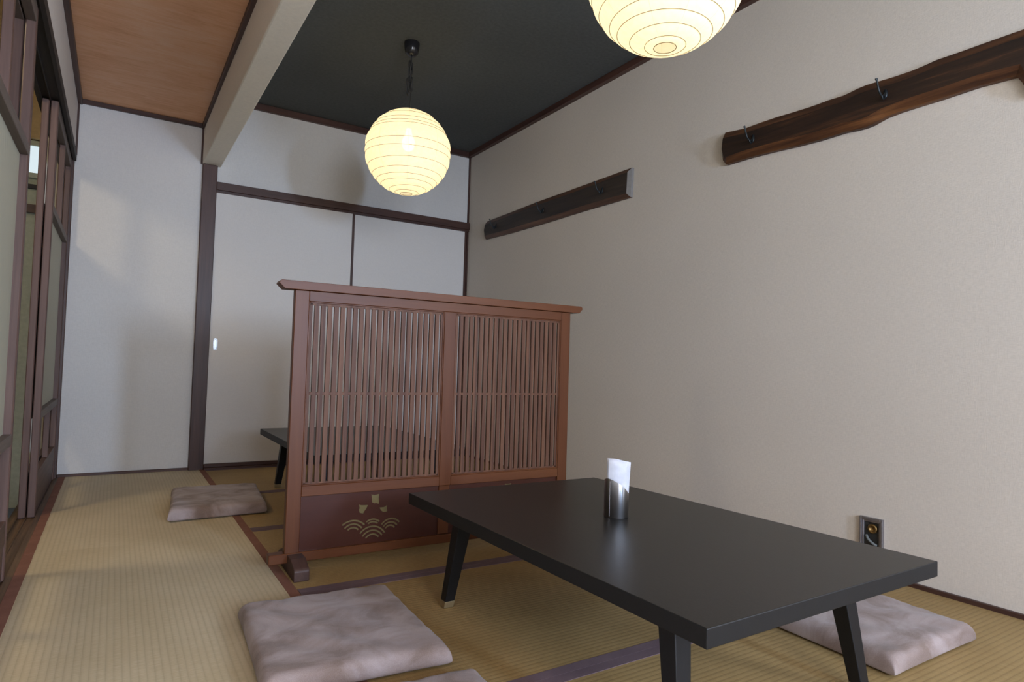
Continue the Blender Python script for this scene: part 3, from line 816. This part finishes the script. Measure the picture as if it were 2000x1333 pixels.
# ------------------------------------------------------------------ hook boards on the right wall
def plank(name, label, outline, t, mats, cham, end_pale=False):
    ys = [p[0] for p in outline]; zs = [p[1] for p in outline]
    cy = sum(ys) / len(ys); cz = sum(zs) / len(zs)
    e = thing(name, label, 'coat rack', (R, cy, cz), 0, 'wooden hook boards on the right wall')
    P = [Vector((0, y - cy, z - cz)) for y, z in outline]; n = len(P)
    area_ = sum(P[i].y * P[(i + 1) % n].z - P[(i + 1) % n].y * P[i].z for i in range(n)); sg = 1 if area_ > 0 else -1
    ins = []
    for i in range(n):
        a, b, c = P[i - 1], P[i], P[(i + 1) % n]
        d1, d2 = (b - a).normalized(), (c - b).normalized()
        n1 = Vector((0, -d1.z, d1.y)) * sg; n2 = Vector((0, -d2.z, d2.y)) * sg
        nn = (n1 + n2).normalized(); k = cham / max(0.45, nn.dot(n1))
        vert = abs(nn.z)
        ins.append(b + nn * (k * (0.35 + 0.65 * vert)))
    bm = bmesh.new()
    back = [bm.verts.new((-0.0005, p.y, p.z)) for p in P]; mid = [bm.verts.new((-t * 0.55, p.y, p.z)) for p in P]
    front = [bm.verts.new((-t, p.y, p.z)) for p in ins]
    for i in range(n):
        j = (i + 1) % n
        f1 = bm.faces.new((back[i], back[j], mid[j], mid[i])); f2 = bm.faces.new((mid[i], mid[j], front[j], front[i]))
        vertical = abs((P[j] - P[i]).z) > abs((P[j] - P[i]).y)
        pale = end_pale and vertical and (P[i].y + P[j].y) < 0
        for f in (f1, f2): f.material_index = 2 if pale else 1
    tri = tessellate_polygon([[Vector((p.y, p.z, 0)) for p in ins]])
    for q in tri: f = bm.faces.new([front[i] for i in q]); f.material_index = 0
    tri = tessellate_polygon([[Vector((p.y, p.z, 0)) for p in P]])
    for q in tri: f = bm.faces.new([back[i] for i in q]); f.material_index = 0
    link('board', bm, mats, e)
    return e, cy, cz
def hook(parent, cy, cz, y, z, t):
    bm = bmesh.new(); lathe(bm, [(0.0001, 0), (0.010, 0.0), (0.010, 0.003), (0.006, 0.005), (0.0001, 0.0055)], 16)
    for v in bm.verts: v.co = Vector((-t - v.co.z, v.co.x * 0.75, v.co.y * 1.7))
    b = -t
    tube(bm, smooth_path([(b - 0.001, 0, 0.004), (b - 0.016, 0.001, -0.012), (b - 0.034, 0.002, -0.004), (b - 0.044, 0.003, 0.016), (b - 0.050, 0.004, 0.036), (b - 0.054, 0.005, 0.044)]), [0.0036] * 15 + [0.0036] * 10 + [0.0042] * 6, 8)
    tube(bm, smooth_path([(b - 0.001, 0, -0.006), (b - 0.010, 0, -0.020), (b - 0.020, 0, -0.020), (b - 0.025, 0, -0.010)]), 0.003, 8)
    return link('hook', bm, M['iron'], parent, True, (0, y - cy, z - cz))
BOT = [(1.868, 1.631), (1.746, 1.631), (1.622, 1.625), (1.52, 1.618), (1.427, 1.614), (1.326, 1.615), (1.290, 1.611), (1.254, 1.609), (1.226, 1.611), (1.176, 1.624), (1.13, 1.628), (1.081, 1.629), (0.993, 1.629), (0.893, 1.632), (0.792, 1.627)]
STUB = [(0.776, 1.600), (0.764, 1.566), (0.735, 1.545), (0.690, 1.560), (0.665, 1.615)]
REST = [(0.60, 1.628), (0.50, 1.622), (0.42, 1.625), (0.405, 1.68), (0.41, 1.755), (0.50, 1.768), (0.62, 1.760)]
TOP = [(1.875, 1.778), (1.765, 1.765), (1.70, 1.766), (1.617, 1.765), (1.54, 1.761), (1.468, 1.758), (1.43, 1.758), (1.389, 1.759), (1.333, 1.756), (1.305, 1.759), (1.279, 1.763), (1.245, 1.765), (1.21, 1.763), (1.15, 1.759), (1.092, 1.758), (1.05, 1.761), (1.012, 1.765), (0.956, 1.764), (0.859, 1.764), (0.801, 1.764), (0.70, 1.762)]
LF = [(1.886, 1.655), (1.892, 1.700), (1.890, 1.752)]
out1 = BOT + STUB + REST + TOP[::-1] + LF[::-1]
t1 = 0.038
e1, cy1, cz1 = plank('hook_board', 'long wavy-edged rust and black plank with two iron hooks, upper right', out1, t1, [M['plank_core'], M['plank_edge'], M['plank_edge']], 0.030)
hook(e1, cy1, cz1, 1.715, 1.700, t1); hook(e1, cy1, cz1, 1.168, 1.700, t1)
out2 = [(4.045, 1.630), (3.707, 1.621), (3.262, 1.618), (2.888, 1.620), (2.644, 1.618), (2.493, 1.617), (2.487, 1.774), (2.810, 1.773), (3.074, 1.772), (3.374, 1.773), (3.596, 1.768), (3.84, 1.764), (4.030, 1.761), (4.058, 1.748), (4.066, 1.70), (4.060, 1.645)]
t2 = 0.028
e2, cy2, cz2 = plank('hook_board', 'shorter grey-brown plank with three iron hooks, above the screen', out2, t2, [M['plank2_core'], M['plank2_edge'], M['plank_end']], 0.026, True)
for y in (3.880, 3.290, 2.712): hook(e2, cy2, cz2, y, 1.700, t2)

# ------------------------------------------------------------------ wall socket box
sb = thing('wall_socket', 'metal-framed recessed socket box low on the right wall behind the black table', 'socket', (R, 1.222, 0.142))
def ringbox(bm, hw, hh, iw, ih, x0, x1, mi=0):
    box(bm, x0, x1, -hw, -iw, -hh, hh, bev=0.0008); box(bm, x0, x1, iw, hw, -hh, hh, bev=0.0008)
    box(bm, x0, x1, -iw, iw, ih, hh, bev=0.0008); box(bm, x0, x1, -iw, iw, -hh, -ih, bev=0.0008)
bm = bmesh.new(); ringbox(bm, 0.040, 0.058, 0.033, 0.049, -0.014, -0.0005); ringbox(bm, 0.033, 0.049, 0.026, 0.042, -0.009, -0.0005)
link('frame', bm, M['grey_metal'], sb)
link('recess', (lambda b: (box(b, -0.003, -0.0005, -0.027, 0.027, -0.043, 0.043), b)[1])(bmesh.new()), M['dark_metal'], sb)
bm = bmesh.new()
lathe(bm, [(0.017, 0.0), (0.017, 0.006), (0.013, 0.009), (0.009, 0.008), (0.008, 0.003), (0.0001, 0.003)], 24)
for v in bm.verts: v.co = Vector((-0.003 - v.co.z, v.co.x - 0.004, v.co.y + 0.020))
k = link('brass_fitting', bm, M['bronze'], sb, True); k['label'] = 'round bronze fitting'
bm = bmesh.new(); tube(bm, smooth_path([(-0.006, 0.018, -0.006), (-0.012, 0.008, -0.018), (-0.012, -0.008, -0.030), (-0.008, -0.020, -0.036)]), 0.0045, 8)
link('lever', bm, M['grey_rubber'], sb, True)
